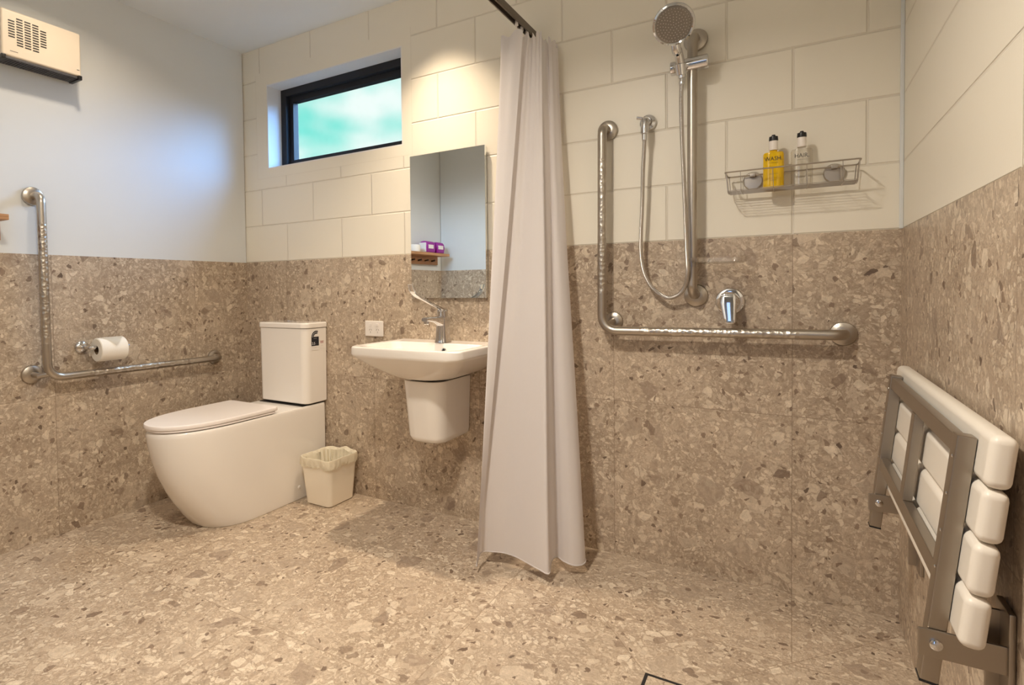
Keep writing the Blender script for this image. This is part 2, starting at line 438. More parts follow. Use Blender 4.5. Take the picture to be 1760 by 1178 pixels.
def loft(bm, rings, cap=True, mi=0):
    V = [[bm.verts.new(p) for p in r] for r in rings]; k_ = len(V[0])
    for a, b in zip(V, V[1:]):
        for k in range(k_): bm.faces.new((a[k], a[(k+1) % k_], b[(k+1) % k_], b[k])).material_index = mi
    if cap: bm.faces.new(V[0][::-1]).material_index = mi; bm.faces.new(V[-1]).material_index = mi
def rrect(x0, x1, y0, y1, z, r, seg=6, bow=0):
    """rounded rectangle, r = radius or (front-left, front-right, back-right, back-left); front = y0"""
    rr = r if isinstance(r, (list, tuple)) else [r]*4; out = []
    for (cx, cy, a0, q) in ((x0+rr[0], y0+rr[0], PI, rr[0]), (x1-rr[1], y0+rr[1], 1.5*PI, rr[1]), (x1-rr[2], y1-rr[2], 0, rr[2]), (x0+rr[3], y1-rr[3], .5*PI, rr[3])):
        for k in range(seg+1):
            a = a0+.5*PI*k/seg; px, py = cx+q*math.cos(a), cy+q*math.sin(a); out.append([px, py])
    if bow:   # subdivide the front edge and push its middle out
        a, b = out[seg], out[seg+1]
        mid = [[a[0]+(b[0]-a[0])*k/8, a[1]+(b[1]-a[1])*k/8] for k in range(1, 8)]
        out = out[:seg+1]+mid+out[seg+1:]
        cx, hw = (x0+x1)/2, (x1-x0)/2
        for p in out:
            if p[1] < (y0+y1)/2: p[1] -= bow*(1-((p[0]-cx)/hw)**2)
    return [Vector((p[0], p[1], z)) for p in out]
def text(name, s, size, loc, rot, mt, parent, depth=.0004, bold=False, sx=1.0):
    cu = bpy.data.curves.new('t', 'FONT'); cu.body = s; cu.size = size; cu.extrude = depth; cu.align_x = 'CENTER'; cu.align_y = 'CENTER'
    cu.resolution_u = 3
    o = bpy.data.objects.new('t', cu); C.objects.link(o)
    me = bpy.data.meshes.new_from_object(o.evaluated_get(bpy.context.evaluated_depsgraph_get()))
    bm = BM(); bm.from_mesh(me); bpy.data.objects.remove(o); bpy.data.curves.remove(cu); bpy.data.meshes.remove(me)
    mt_ = Matrix.Translation(loc) @ rot.to_4x4() @ Matrix.Diagonal((sx, 1, 1, 1))
    bmesh.ops.transform(bm, matrix=mt_, verts=bm.verts)
    return obj(name, bm, mt, parent, smooth=False)

# ================================================================== ROOM SHELL
T = .22
def wall_with_hole(name, mats, x0, x1, hx0, hx1, hz0, hz1):
    bm = BM()
    box(bm, x0, x1, 0, T, 0, D, mi=0)
    y = .004
    box(bm, x0, x1, y, T, D, hz0, mi=1); box(bm, x0, x1, y, T, hz1, H, mi=1)
    box(bm, x0, hx0, y, T, hz0, hz1, mi=1); box(bm, hx1, x1, y, T, hz0, hz1, mi=1)
    return struct(name, bm, mats, smooth=False)
WX0, WX1, WZ0, WZ1 = .192, 1.127, 1.722, 2.188
wall_with_hole('wall_back', [M['tile_back'], M['block']], -T, W+T, WX0, WX1, WZ0, WZ1)
bm = BM(); box(bm, -T, 0, YR-T, 0, 0, D, mi=0); box(bm, -T, -.004, YR-T, 0, D, H, mi=1)
struct('wall_left', bm, [M['tile_left'], M['plaster']], smooth=False)
bm = BM(); box(bm, W, W+T, -3.6, 0, 0, D, mi=0); box(bm, W+.004, W+T, -3.6, 0, D, H, mi=1)
struct('wall_right', bm, [M['tile_right'], M['block_right']], smooth=False)
# rear wall (seen in the mirror); the photographer stands in the doorway to its right
bm = BM(); box(bm, 0, 1.95, YR-.12, YR, 0, D, mi=0); box(bm, 0, 1.95, YR-.12, YR-.004, D, H, mi=1)
struct('wall_rear', bm, [M['tile_back'], M['plaster']], smooth=False)
bm = BM(); box(bm, 1.83, 1.95, -3.6, YR-.12, 0, H)
struct('wall_passage', bm, M['plaster'], smooth=False)
bm = BM(); box(bm, 1.83, 2.06, -3.7, -3.6, 0, H); box(bm, 2.36, W+T, -3.7, -3.6, 0, H); box(bm, 2.06, 2.36, -3.7, -3.6, 2.05, H); box(bm, 2.06, 2.36, -3.7, -3.6, 0, .5)
struct('wall_entry', bm, M['plaster'], smooth=False)
bm = BM(); box(bm, 1.95, W, YR-.12, YR, 2.1, H)
struct('trim_1', bm, M['plaster'], smooth=False)
bm = BM(); box(bm, -T, W+T, -3.6, T, -.1, 0)
struct('floor', bm, M['floor'], smooth=False)
bm = BM(); box(bm, -T, W+T, -3.6, T, H, H+.1)
struct('ceiling', bm, M['ceiling'], smooth=False)
# thin white beading on top of the tiles' edge in the right corner and metal tile edge
bm = BM(); box(bm, W-.006, W+.004, -.004, .004, D, H, .002, seg=1)
struct('trim_2', bm, M['plaster'])

# window
bm = BM()
q = .004
box(bm, WX0, WX0+.006, .0042, .0995, WZ0+.006, WZ1-.006); box(bm, WX1-.006, WX1, .0042, .0995, WZ0+.006, WZ1-.006)
box(bm, WX0, WX1, .0042, .0995, WZ1-.006, WZ1); box(bm, WX0, WX1, .0042, .0995, WZ0, WZ0+.006)
struct('trim_3', bm, M['reveal'], smooth=False)
win = thing('window_1', None, None, (WX0, .10, WZ0)); win['kind'] = 'structure'
bm = BM(); fx0, fx1, fz0, fz1 = WX0+.0005, WX1-.0005, WZ0+.0005, WZ1-.0005
def rect_frame(bm, x0, x1, z0, z1, y0, y1, w, wt=None, bev=.003):
    wt = wt or w
    box(bm, x0, x0+w, y0, y1, z0, z1, bev); box(bm, x1-w, x1, y0, y1, z0, z1, bev)
    box(bm, x0+w, x1-w, y0, y1, z1-wt, z1, bev); box(bm, x0+w, x1-w, y0, y1, z0, z0+w, bev)
rect_frame(bm, fx0, fx1, fz0-.012, fz1, .10, .19, .045)
obj('window_frame', bm, M['winframe'], win)
bm = BM(); rect_frame(bm, fx0+.045, fx1-.045, fz0+.033, fz1-.045, .125, .165, .03)
obj('sash', bm, M['winframe'], win)
bm = BM(); box(bm, fx0+.07, fx1-.07, .142, .148, fz0+.055, fz1-.07)
obj('pane', bm, M['pane'], win, smooth=False)

# ================================================================== MIRROR
mr = thing('wall_mirror', 'frameless rectangular mirror on the wall above the wash basin', 'mirror', (1.385, 0, 1.0))
bm = BM(); box(bm, 1.184, 1.578, -.022, -.006, .998, 1.655)
obj('mirror_glass', bm, M['mirror'], mr, smooth=False)
bm = BM(); box(bm, 1.20, 1.562, -.006, -.0005, 1.01, 1.64)
obj('backing_board', bm, M['mirror_back'], mr, label='dark backing board')

# ================================================================== HEATER
ht = thing('wall_heater', 'cream wall-mounted fan heater with slotted grille, high on the left wall', 'heater', (0, -1.03, 1.96))
hy0, hy1, hz0, hz1, hx = -1.172, -.890, 1.968, 2.150, .085
bm = BM(); box(bm, .0005, hx, hy0, hy1, hz0, hz1, .008, seg=3)
obj('housing', bm, M['heater'], ht)
bm = BM()
cols = [(-1.148, 7, 2.094), (-1.121, 11, 2.108), (-1.094, 11, 2.107), (-1.067, 11, 2.106), (-1.040, 7, 2.092)]
for y0, k_, ztop in cols:
    for k in range(k_):
        z = ztop+.016-k*.0102
        b = BM(); box(b, hx-.002, hx+.0006, y0, y0+.021, z-.0052, z)
        merge(bm, b)
obj('grille_slots', bm, M['text_and_gap_dark'], ht, smooth=False, label='dark ventilation slots')
bm = BM(); box(bm, .002, hx-.004, hy0+.012, hy1-.014, hz0-.010, hz0-.0005, .002)
for k in range(26):
    y = hy0+.02+k*.0096; box(bm, .012, hx-.01, y, y+.003, hz0-.013, hz0-.010)
obj('outlet_grille', bm, M['grey'], ht, label='dark grey air outlet underneath')
for y0 in (hy0-.001, hy1-.013):
    bm = BM(); box(bm, .0008, hx+.003, y0, y0+.015, hz0-.015, hz0+.004, .003)
    obj('end_cap', bm, M['black'], ht, label='black plastic end cap')
bm = BM(); box(bm, hx-.001, hx+.0005, -1.144, -1.118, 1.9885, 1.9915); obj('badge', bm, M['text_grey'], ht, smooth=False, label='small grey lettering strip')
bm = BM(); box(bm, hx-.001, hx+.0006, -.908, -.898, 1.992, 1.9945); obj('indicator', bm, M['text_and_gap_dark'], ht, smooth=False)

# ================================================================== GRAB RAILS
RT = .0165
def flange(name, bmcen, axis, parent, r=.038):
    bm = BM(); lathe(bm, [(r, .0006), (r, .005), (r*.94, .010), (r*.72, .014), (.018, .016), (.0, .0165)], bmcen, axis, 36)
    return obj(name, bm, M['steel'], parent)
def rail_tube(pts, grips, parent):
    """grips: list of (a, b) world boxes? -> segments lying between the given points are peened"""
    bm = BM(); fine_ = []; mis = []
    for a, b in zip(pts, pts[1:]):
        a, b = Vector(a), Vector(b); L = (b-a).length
        if L > .3:
            n_ = 40; e = .085
            cuts = [0, e/L]+[e/L+(1-2*e/L)*k/n_ for k in range(1, n_)]+[1-e/L]
            for j, t in enumerate(cuts): fine_.append(a+(b-a)*t); mis.append(1 if 0 < j < len(cuts)-1 else 0)
        else: fine_.append(a); mis.append(0)
    fine_.append(Vector(pts[-1]))
    tube(bm, fine_, RT, 20, mis=mis)
    return obj('rail', bm, [M['steel'], M['grip']], parent)
g1 = thing('grab_rail', 'L-shaped stainless grab rail on the left wall beside the toilet', 'grab rail', (0, -1.045, .69), 'L-shaped stainless grab rails')
del g1['group']
xo = .066
pts = fillet([(.002, -1.048, 1.444), (xo, -1.048, 1.444), (xo, -1.043, .688), (xo, -.228, .684), (.002, -.228, .684)], [.035, .06, .035])
rail_tube(pts, None, g1)
flange('flange', (0, -1.052, 1.444), (1, 0, 0), g1); flange('flange', (0, -.228, .684), (1, 0, 0), g1); flange('flange', (0, -1.075, .705), (1, 0, 0), g1)
bm = BM(); tube(bm, [(.004, -1.075, .705), (.045, -1.066, .70), (xo-.004, -1.036, .706)], .012, 12); obj('stand_off', bm, M['steel'], g1)
g2 = thing('grab_rail', 'long L-shaped stainless grab rail on the shower wall under the mixer tap', 'grab rail', (2.1, 0, .88))
yo = -.066
pts = fillet([(2.103, -.002, 1.637), (2.100, yo, 1.637), (2.095, yo, .874), (2.852, yo, .880), (2.852, -.002, .880)], [.035, .055, .035])
rail_tube(pts, None, g2)
flange('flange', (2.103, 0, 1.637), (0, -1, 0), g2); flange('flange', (2.852, 0, .880), (0, -1, 0), g2); flange('flange', (2.124, 0, .908), (0, -1, 0), g2, .034)
bm = BM(); tube(bm, [(2.124, -.004, .908), (2.120, -.045, .904), (2.108, yo+.004, .896)], .012, 12); obj('stand_off', bm, M['steel'], g2)

# ================================================================== TOILET
TX = .432
to = thing('toilet', 'white back-to-wall toilet with closed lid and cistern', 'toilet', (TX, -.4, 0))
def dring(xl, xr, yr, ys, yf, z, nexp=2.25, rc=.02):
    cx, w = (xl+xr)/2, (xr-xl)/2; out = []
    for k in range(5): a = PI/2*k/4; out.append((xl+rc-rc*math.sin(a), yr-rc+rc*math.cos(a)))
    for k in range(1, 8): out.append((xl, yr-rc+(ys-yr+rc)*k/8))
    for k in range(33):
        a = PI*k/32; c_, s_ = math.cos(a), math.sin(a)
        out.append((cx-w*math.copysign(abs(c_)**(2/nexp), c_), ys+(yf-ys)*abs(s_)**(2/nexp)))
    for k in range(1, 8): out.append((xr, ys+(yr-rc-ys)*k/8))
    for k in range(5): a = PI/2*k/4; out.append((xr-rc+rc*math.cos(a), yr-rc+rc*math.sin(a)))
    return [Vector((x, y, z)) for x, y in out]
bm = BM(); rings = []
for z, yf, ins in ((.001, -.640, .014), (.006, -.645, .010), (.03, -.664, .008), (.07, -.692, .007), (.12, -.724, .005), (.18, -.757, .004), (.25, -.788, .002), (.32, -.811, .001), (.39, -.826, 0), (.43, -.832, 0), (.444, -.831, .001), (.452, -.826, .006), (.455, -.82, .012)):
    rings.append(dring(.256+ins, .611-ins*.4, -.004, -.44-.10*(z/.455), yf, z, 2.3))
loft(bm, rings); obj('pan', bm, M['ceramic'], to)
def slab(name, z0, z1, yr, ys, yf, xl, xr, mt, r=.006, nexp=2.3):
    bm = BM(); rs = []
    for z, i in ((z0, r*.8), (z0+r*.3, r*.2), (z0+r, 0), (z1-r, 0), (z1-r*.3, r*.3), (z1, r)):
        rs.append(dring(xl+i, xr-i, yr-i, ys, yf+i, z, nexp))
    loft(bm, rs); return obj(name, bm, mt, to)
slab('seat', .459, .468, -.325, -.52, -.834, .258, .606, M['seatlid'], .003)
slab('lid', .4685, .488, -.315, -.52, -.840, .254, .609, M['seatlid'], .006)
for x in (.35, .51):
    bm = BM(); lathe(bm, [(.012, 0), (.012, .012), (.0, .014)], (x, -.285, .454), seg=16); obj('hinge', bm, M['chrome'], to)
bm = BM(); box(bm, .28, .60, -.16, -.01, .4535, .458, .001); obj('cistern_base_strip', bm, M['text_and_gap_dark'], to, label='dark strip under the cistern')  # thin dark strip between pan and cistern
bm = BM(); loft(bm, [rrect(.274, .612, -.146, -.006, .464, (.03, .032, .004, .004)), rrect(.270, .616, -.150, -.005, .468, (.034, .036, .004, .004)),
                     rrect(.268, .620, -.152, -.004, .846, (.034, .036, .004, .004))])
obj('cistern', bm, M['ceramic'], to)
bm = BM(); loft(bm, [rrect(.266, .622, -.154, -.003, .8485, (.034, .036, .004, .004)), rrect(.264, .624, -.157, -.003, .851, (.036, .038, .005, .005)), rrect(.264, .624, -.157, -.003, .870, (.036, .038, .005, .005)),
                     rrect(.268, .620, -.153, -.006, .8755, (.032, .034, .004, .004)), rrect(.275, .613, -.146, -.012, .877, (.028, .028, .003, .003))])
obj('cistern_lid', bm, M['ceramic'], to)
bm = BM(); lathe(bm, [(.026, .8772), (.026, .882), (.024, .8845), (0, .885)], (.445, -.08, 0), seg=32); obj('flush_button', bm, M['chrome'], to, label='round chrome flush button')
bm = BM(); lathe(bm, [(.009, 0), (.009, .003), (.006, .006), (0, .007)], (.608, -.20, .063), (1, 0, 0), 16); obj('bolt_cap', bm, M['ceramic'], to)
# water rating sticker on the right-hand side of the cistern (faces +x)
rotx = Matrix(((0, 0, 1), (1, 0, 0), (0, 1, 0)))      # text x -> +y, text y -> +z, normal -> +x
LX = .6205
lb = BM(); box(lb, LX-.001, LX, -.112, -.060, .735, .836, .0)
lo = obj('rating_label', lb, M['label_white'], to, smooth=False, label='small white water-rating sticker')
lb = BM(); box(lb, LX, LX+.0004, -.1115, -.0605, .757, .803)
# star arc
arc = []
for k in range(11):
    a = PI-(PI*.62)*k/10; arc.append((a, k))
for k in range(10):
    a0, a1 = PI-PI*.62*k/10, PI-PI*.62*(k+1)/10; cy, cz, r0, r1 = -.0775, .800, .018, .034
    v = [lb.verts.new((LX+.0004, cy+r*math.cos(a), cz+r*math.sin(a))) for r, a in ((r0, a0), (r1, a0), (r1, a1), (r0, a1))]
    lb.faces.new(v)
obj('rating_print', lb, M['label_navy'], lo, smooth=False, label='black arc and panel print')
for k in range(6):
    a = PI-PI*.62*(k+.5)/6
    text('rating_print', '*', .016, Vector((LX+.0006, -.0775+.026*math.cos(a), .797+.026*math.sin(a))), rotx, M['label_white'], lo, .0001)
text('rating_print', '3.5', .019, Vector((LX+.0006, -.097, .769)), rotx, M['label_white'], lo, .0001)
text('rating_print', '-------', .009, Vector((LX+.0006, -.086, .795)), rotx, M['label_white'], lo, .0001)
text('rating_print', '-----', .008, Vector((LX+.0006, -.075, .766)), rotx, M['text_grey'], lo, .0001)
text('rating_print', '--------', .008, Vector((LX+.0006, -.086, .748)), rotx, M['text_grey'], lo, .0001)
wl = BM(); box(wl, LX-.001, LX-.0001, -.054, -.024, .742, .786)
wo = obj('mark_label', wl, M['ceramic'], to, smooth=False)
text('mark_print', 'W', .023, Vector((LX+.0003, -.039, .772)), rotx, M['red'], wo, .0002, sx=1.1)
text('mark_print', '---', .009, Vector((LX+.0003, -.039, .755)), rotx, M['text_grey'], wo, .0002)

# ================================================================== TOILET ROLL + HOLDER
th = thing('toilet_roll_holder', 'chrome toilet roll holder on the left wall above the grab rail', 'holder', (0, -.885, .80))
bm = BM(); lathe(bm, [(.027, .0006), (.027, .010), (.022, .016), (.012, .019), (0, .02)], (0, -.885, .80), (1, 0, 0), 32); obj('flange', bm, M['chrome'], th)
bm = BM(); tube(bm, fillet([(.012, -.885, .80), (.082, -.885, .80), (.082, -.722, .796)], .018), .0085, 14); obj('arm', bm, M['chrome'], th)
tr = thing('toilet_roll', 'white toilet paper roll hanging on the chrome holder, sheet folded to a point', 'toilet roll', (.082, -.79, .79))
bm = BM(); RO, RI = .052, .020; cy0, cy1 = -.862, -.748; cz = .788
prof = [(RI, 0), (RO-.003, 0), (RO, .003), (RO, .111), (RO-.003, .114), (RI, .114)]
lathe_r = []
ax = Vector((0, 1, 0)); 
for r, h in prof: lathe_r.append([bm.verts.new((.082+r*math.cos(2*PI*k/40), cy0+h, cz+r*math.sin(2*PI*k/40))) for k in range(40)])
for a, b in zip(lathe_r, lathe_r[1:]+lathe_r[:1]):
    for k in range(40): bm.faces.new((a[k], a[(k+1) % 40], b[(k+1) % 40], b[k]))
obj('paper', bm, M['paper'], tr)
bm = BM(); core = []
for r, h in ((RI-.0015, .001), (RI-.0002, .001), (RI-.0002, .113), (RI-.0015, .113)):
    core.append([bm.verts.new((.082+r*math.cos(2*PI*k/24), cy0+h, cz+r*math.sin(2*PI*k/24))) for k in range(24)])
for a, b in zip(core, core[1:]+core[:1]):
    for k in range(24): bm.faces.new((a[k], a[(k+1) % 24], b[(k+1) % 24], b[k]))
obj('core', bm, M['card'], tr, label='brown cardboard core')
# folded triangular end sheet lying over the top of the roll
bm = BM()
def onroll(y, a, d=.002): return Vector((.082+(RO+d)*math.cos(a), y, cz+(RO+d)*math.sin(a)))
g = []
for i in range(9):
    a = R(100)-R(80)*i/8; w = .055*(1-i/8)**.8
    g.append([bm.verts.new(onroll(-.800+(j-2)/2*w, a, .0018+.003*(i/8))) for j in range(5)])
for i in range(8):
    for j in range(4): bm.faces.new((g[i][j], g[i][j+1], g[i+1][j+1], g[i+1][j]))
bmesh.ops.solidify(bm, geom=bm.faces[:], thickness=.001)
obj('folded_sheet', bm, M['paper'], tr)

# ================================================================== WASTE BIN
bn = thing('waste_bin', 'small cream plastic waste bin on the floor between toilet and basin', 'bin', (.75, -.125, 0))
bx0, bx1, by0, by1 = .668, .826, -.216, -.040
bm = BM()
def brect(t, z, i=0): 
    e = .022*t
    return rrect(bx0-e+i, bx1+e-i, by0-e*.9+i, by1+e*.6-i, z, .022+.01*t)
loft(bm, [brect(0, .002, .004), brect(0, .006), brect(1, .226), brect(1.03, .230), brect(1, .230, .004), brect(0.02, .012, .005)])
obj('bin_body', bm, M['bin'], bn)
bm = BM(); random.seed(11)
def lring(t, z, i, amp, ph):
    base = brect(t, z, i); out = []
    c_ = Vector((.747, -.128, z)); n_ = len(base)
    # resample the ring finely
    fine_ = []
    for k in range(n_):
        a, b = base[k], base[(k+1) % n_]
        m_ = max(1, int((b-a).length/.006)+0)
        fine_ += [a+(b-a)*j/m_ for j in range(m_)]
    return fine_
def resample(r, n_=120):
    L = [0]
    for a, b in zip(r, r[1:]+r[:1]): L.append(L[-1]+(b-a).length)
    out = []; k = 0
    for i in range(n_):
        s = L[-1]*i/n_
        while L[k+1] < s: k += 1
        a, b = r[k], r[(k+1) % len(r)]; out.append(a+(b-a)*((s-L[k])/(L[k+1]-L[k]+1e-9)))
    return out
LR = []
N_ = 120
for (t, z, i, amp, zamp) in ((1, .190, -.003, .0025, .005), (1, .197, -.0045, .003, .003), (1, .208, -.004, .003, .002), (1.03, .226, -.003, .0014, .001), (1.03, .2325, -.0012, .0010, .0015), (1.02, .2325, .0030, .0012, .0015), (1, .222, .009, .005, .0), (.8, .17, .014, .007, 0), (.5, .10, .022, .008, 0), (.2, .03, .028, .006, 0)):
    r = resample(brect(t, z, i), N_); cen = Vector((.747, -.128, z)); out = []
    for k, p in enumerate(r):
        a = 2*PI*k/N_; d = (p-cen).normalized()
        w = math.sin(7*a+z*40)*.5+math.sin(13*a+1.3+z*25)*.3+math.sin(23*a+z*60)*.3
        w2 = math.sin(5*a+2)*.6+math.sin(11*a)*.4
        hump = max(0, 1-abs(((a-4.0+PI) % (2*PI))-PI)/.35)
        w += .7*math.sin(41*a+z*160+math.sin(9*a)*3)+.4*math.sin(29*a-z*210)
        q = p+d*amp*(w if i < .005 else w-.6)+Vector((0, 0, zamp*w2+((.014*hump) if .22 < z < .24 else 0)))
        out.append(q)
    LR.append(out)
loft(bm, LR, cap=False); bm.faces.new([bm.verts.new(p+Vector((0, 0, .0))) for p in LR[-1]])
obj('bin_liner', bm, M['liner'], bn, label='crinkled translucent cream bin liner folded over the rim')

# ================================================================== WASH BASIN
XC = 1.388
wb = thing('wash_basin', 'white wall-hung wash basin with a shroud below, beside the curtain', 'wash basin', (XC, 0, .66))
bm = BM(); rs = []
def BR(hw, y0, y1, z, rf, rb=.006, bow=.012, cx=XC): return rrect(cx-hw, cx+hw, y0, y1, z, (rf, rf, rb, rb), 7, bow)
rs.append(BR(.112, -.27, -.004, .667, .09, .003, .012))
rs.append(BR(.125, -.29, -.003, .670, .09, .003, .012))
rs.append(BR(.160, -.315, -.003, .686, .085, .003))
rs.append(BR(.205, -.350, -.003, .715, .075, .003))
rs.append(BR(.240, -.378, -.003, .742, .065, .003))
rs.append(BR(.262, -.394, -.003, .762, .055, .004))
rs.append(BR(.268, -.399, -.003, .768, .052, .005))
rs.append(BR(.270, -.401, -.003, .776, .050, .006))
rs.append(BR(.268, -.400, -.003, .799, .048, .006))
rs.append(BR(.264, -.397, -.005, .804, .046, .007))
rs.append(BR(.258, -.392, -.010, .806, .044, .008))
rs.append(BR(.236, -.373, -.118, .804, .075, .03))
rs.append(BR(.228, -.366, -.124, .798, .075, .035))
rs.append(BR(.212, -.350, -.132, .765, .075, .045))
rs.append(BR(.185, -.330, -.145, .730, .075, .05))
rs.append(BR(.13, -.29, -.165, .709, .05, .04))
rs.append(BR(.04, -.24, -.20, .703, .015, .015, .002))
loft(bm, rs)
obj('basin', bm, M['ceramic'], wb)
bm = BM(); lathe(bm, [(.026, 0), (.026, .002), (.022, .003), (.010, .001), (0, .001)], (XC, -.222, .7035), seg=24); obj('waste', bm, M['chrome'], wb)
bm = BM()
oc = Vector((XC+.040, -.1315, .772)); oax = Vector((0, -1, .25))
lathe(bm, [(.012, -.004), (.012, .0035), (.008, .0045), (.0075, .001)], oc, oax, 24); obj('overflow_ring', bm, M['chrome'], wb, label='small chrome overflow ring')
bm = BM(); lathe(bm, [(.0074, -.002), (.0074, .0018), (0, .0018)], oc, oax, 20); obj('overflow_hole', bm, M['black'], wb, label='black overflow hole')
bm = BM(); rs = []
for z, hw, yf, r in ((.392, .060, -.200, .03), (.394, .078, -.225, .05), (.402, .086, -.238, .06), (.42, .0905, -.246, .062), (.55, .096, -.258, .064), (.650, .1005, -.268, .066), (.656, .099, -.266, .065)):
    rs.append(rrect(XC-.004-hw, XC-.004+hw, yf, -.003, z, (r, r, .003, .003), 7))
loft(bm, rs); obj('basin_shroud', bm, M['ceramic'], wb)
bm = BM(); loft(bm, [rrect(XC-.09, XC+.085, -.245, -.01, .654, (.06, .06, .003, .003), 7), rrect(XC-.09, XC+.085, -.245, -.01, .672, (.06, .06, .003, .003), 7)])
obj('gap_shade_fill', bm, M['text_and_gap_dark'], wb, label='dark filler painted as the shade between basin and shroud')  # dark block fills the gap, its colour standing in for the shade there

fc = thing('basin_mixer_tap', 'chrome mixer tap with a long extended lever on the wash basin', 'tap', (XC, -.09, .806))
FX, FY = XC+.008, -.088
bm = BM()
loft(bm, [rrect(FX-a, FX+a, FY-b, FY+b, z, min(a, b)*.75, 5) for z, a, b in ((.8062, .031, .036), (.810, .030, .035), (.83, .0265, .032), (.87, .024, .030), (.905, .0245, .031), (.916, .024, .030))])
obj('body', bm, M['chrome'], fc)
bm = BM(); lathe(bm, [(.0235, .0), (.0235, .026), (.020, .0305), (0, .032)], (FX, FY, .917), (0, -.10, 1), 28); obj('cartridge_cap', bm, M['chrome'], fc)
bm = BM()
sp = [(FX, -.098, .897), (FX, -.135, .902), (FX, -.175, .909), (FX, -.215, .912), (FX, -.228, .911)]
T_, Nn = frames([Vector(p) for p in sp])
rg = []
for (x, y, z), hw, hh in zip(sp, (.021, .020, .019, .018, .015), (.026, .018, .012, .009, .007)):
    rg.append([Vector((x+hw*math.copysign(abs(math.cos(a))**.55, math.cos(a)), y, z+hh*math.copysign(abs(math.sin(a))**.55, math.sin(a)))) for a in [2*PI*k/24 for k in range(24)]])
loft(bm, rg); lathe(bm, [(.012, 0), (.012, .014), (.010, .017), (0, .017)], (FX, -.213, .908), (0, 0, -1), 20)
obj('spout', bm, M['chrome'], fc)
bm = BM(); lp = catmull([(FX, -.080, .945), (FX, -.115, .953), (FX, -.160, .967), (FX, -.225, .990), (FX, -.285, 1.011), (FX, -.312, 1.028), (FX, -.328, 1.058)], 5)
rg = []
nlp = len(lp)
for i, p in enumerate(lp):
    t = i/(nlp-1); hw = .014*(1-t)**1.3+.0085+.003*t; hh = .007-.0035*t
    a_ = lp[min(i+1, nlp-1)]-lp[max(i-1, 0)]; nrm = Vector((0, -a_.z, a_.y)).normalized()
    rg.append([p+Vector((hw*math.copysign(abs(math.cos(a))**.7, math.cos(a)), 0, 0))+nrm*hh*math.copysign(abs(math.sin(a))**.7, math.sin(a)) for a in [2*PI*k/16 for k in range(16)]])
loft(bm, rg); obj('lever', bm, M['chrome'], fc, label='long angled chrome lever')

# ================================================================== POWER OUTLET
gp = thing('power_outlet', 'white double power outlet on the tiles left of the basin', 'power outlet', (.942, 0, .847))
bm = BM(); box(bm, .886, .999, -.0095, -.0005, .809, .886, .004, seg=3); obj('cover_plate', bm, M['plastic'], gp)
for cx in (.921, .966):
    bm = BM(); box(bm, cx-.0075, cx+.0075, -.0125, -.0090, .860, .874, .0015); obj('rocker_switch', bm, M['plastic'], gp)
    bm = BM()
    for dx, dz, a in ((-.006, .004, 30), (.006, .004, -30), (0, -.008, 0)):
        mt_ = Matrix.Translation((cx+dx, -.0095, .838+dz)) @ Matrix.Rotation(R(a), 4, 'Y')
        box(bm, -.0011, .0011, -.0004, .0004, -.0042, .0042, mtx=mt_)
    obj('socket_slots', bm, M['text_grey'], gp, smooth=False, label='three grey pin slots')

# ================================================================== SHOWER CURTAIN + TRACK
tk = thing('curtain_track', 'bronze curtain track running out from the shower wall below the ceiling', 'curtain track', (1.807, 0, 2.06))
bm = BM()
box(bm, 1.794, 1.820, -1.60, -.0005, 2.062, 2.076, .002); box(bm, 1.794, 1.799, -1.60, -.0005, 2.046, 2.064, .001); box(bm, 1.815, 1.820, -1.60, -.0005, 2.046, 2.064, .001)
obj('track_rail', bm, M['track'], tk)
for y in (-1.5, -.62):
    bm = BM(); tube(bm, [(1.807, y, 2.076), (1.807, y, H-.001)], .008, 12); obj('ceiling_hanger', bm, M['track'], tk)

# columns of the cloth: (top x, top y, bottom x, bottom y, bottom z); the cloth is followed from its free hem edge
cols = [
 (1.850, -.222, 1.714, -.358, .046), (1.802, -.220, 1.722, -.386, .035), (1.756, -.206, 1.730, -.404, .028),
 (1.775, -.186, 1.715, -.352, .046), (1.820, -.185, 1.722, -.330, .050),
 (1.850, -.180, 1.745, -.318, .050), (1.862, -.170, 1.790, -.304, .050), (1.878, -.178, 1.840, -.304, .047),
 (1.888, -.175, 1.892, -.318, .043), (1.896, -.170, 1.945, -.334, .039), (1.900, -.160, 1.984, -.340, .037),
 (1.896, -.115, 1.966, -.270, .046), (1.899, -.100, 1.972, -.232, .048), (1.908, -.100, 2.005, -.244, .043),
 (1.914, -.080, 2.040, -.246, .039), (1.916, -.050, 2.066, -.222, .038), (1.908, -.030, 2.062, -.180, .041),
 (1.870, -.035, 2.000, -.125, .046), (1.820, -.045, 1.880, -.120, .046), (1.775, -.060, 1.800, -.160, .046), (1.770, -.110, 1.765, -.225, .046)]
cu = thing('shower_curtain', 'white fabric shower curtain gathered at the wall end of the bronze track', 'shower curtain', (1.85, -.2, .03))
ZT = 1.992
NZ, SUB = 60, 6
topc = catmull([(c[0], c[1], 0) for c in cols], SUB); botc = catmull([(c[2], c[3], c[4]) for c in cols], SUB)
bm = BM(); uvg = []
nc = len(topc)
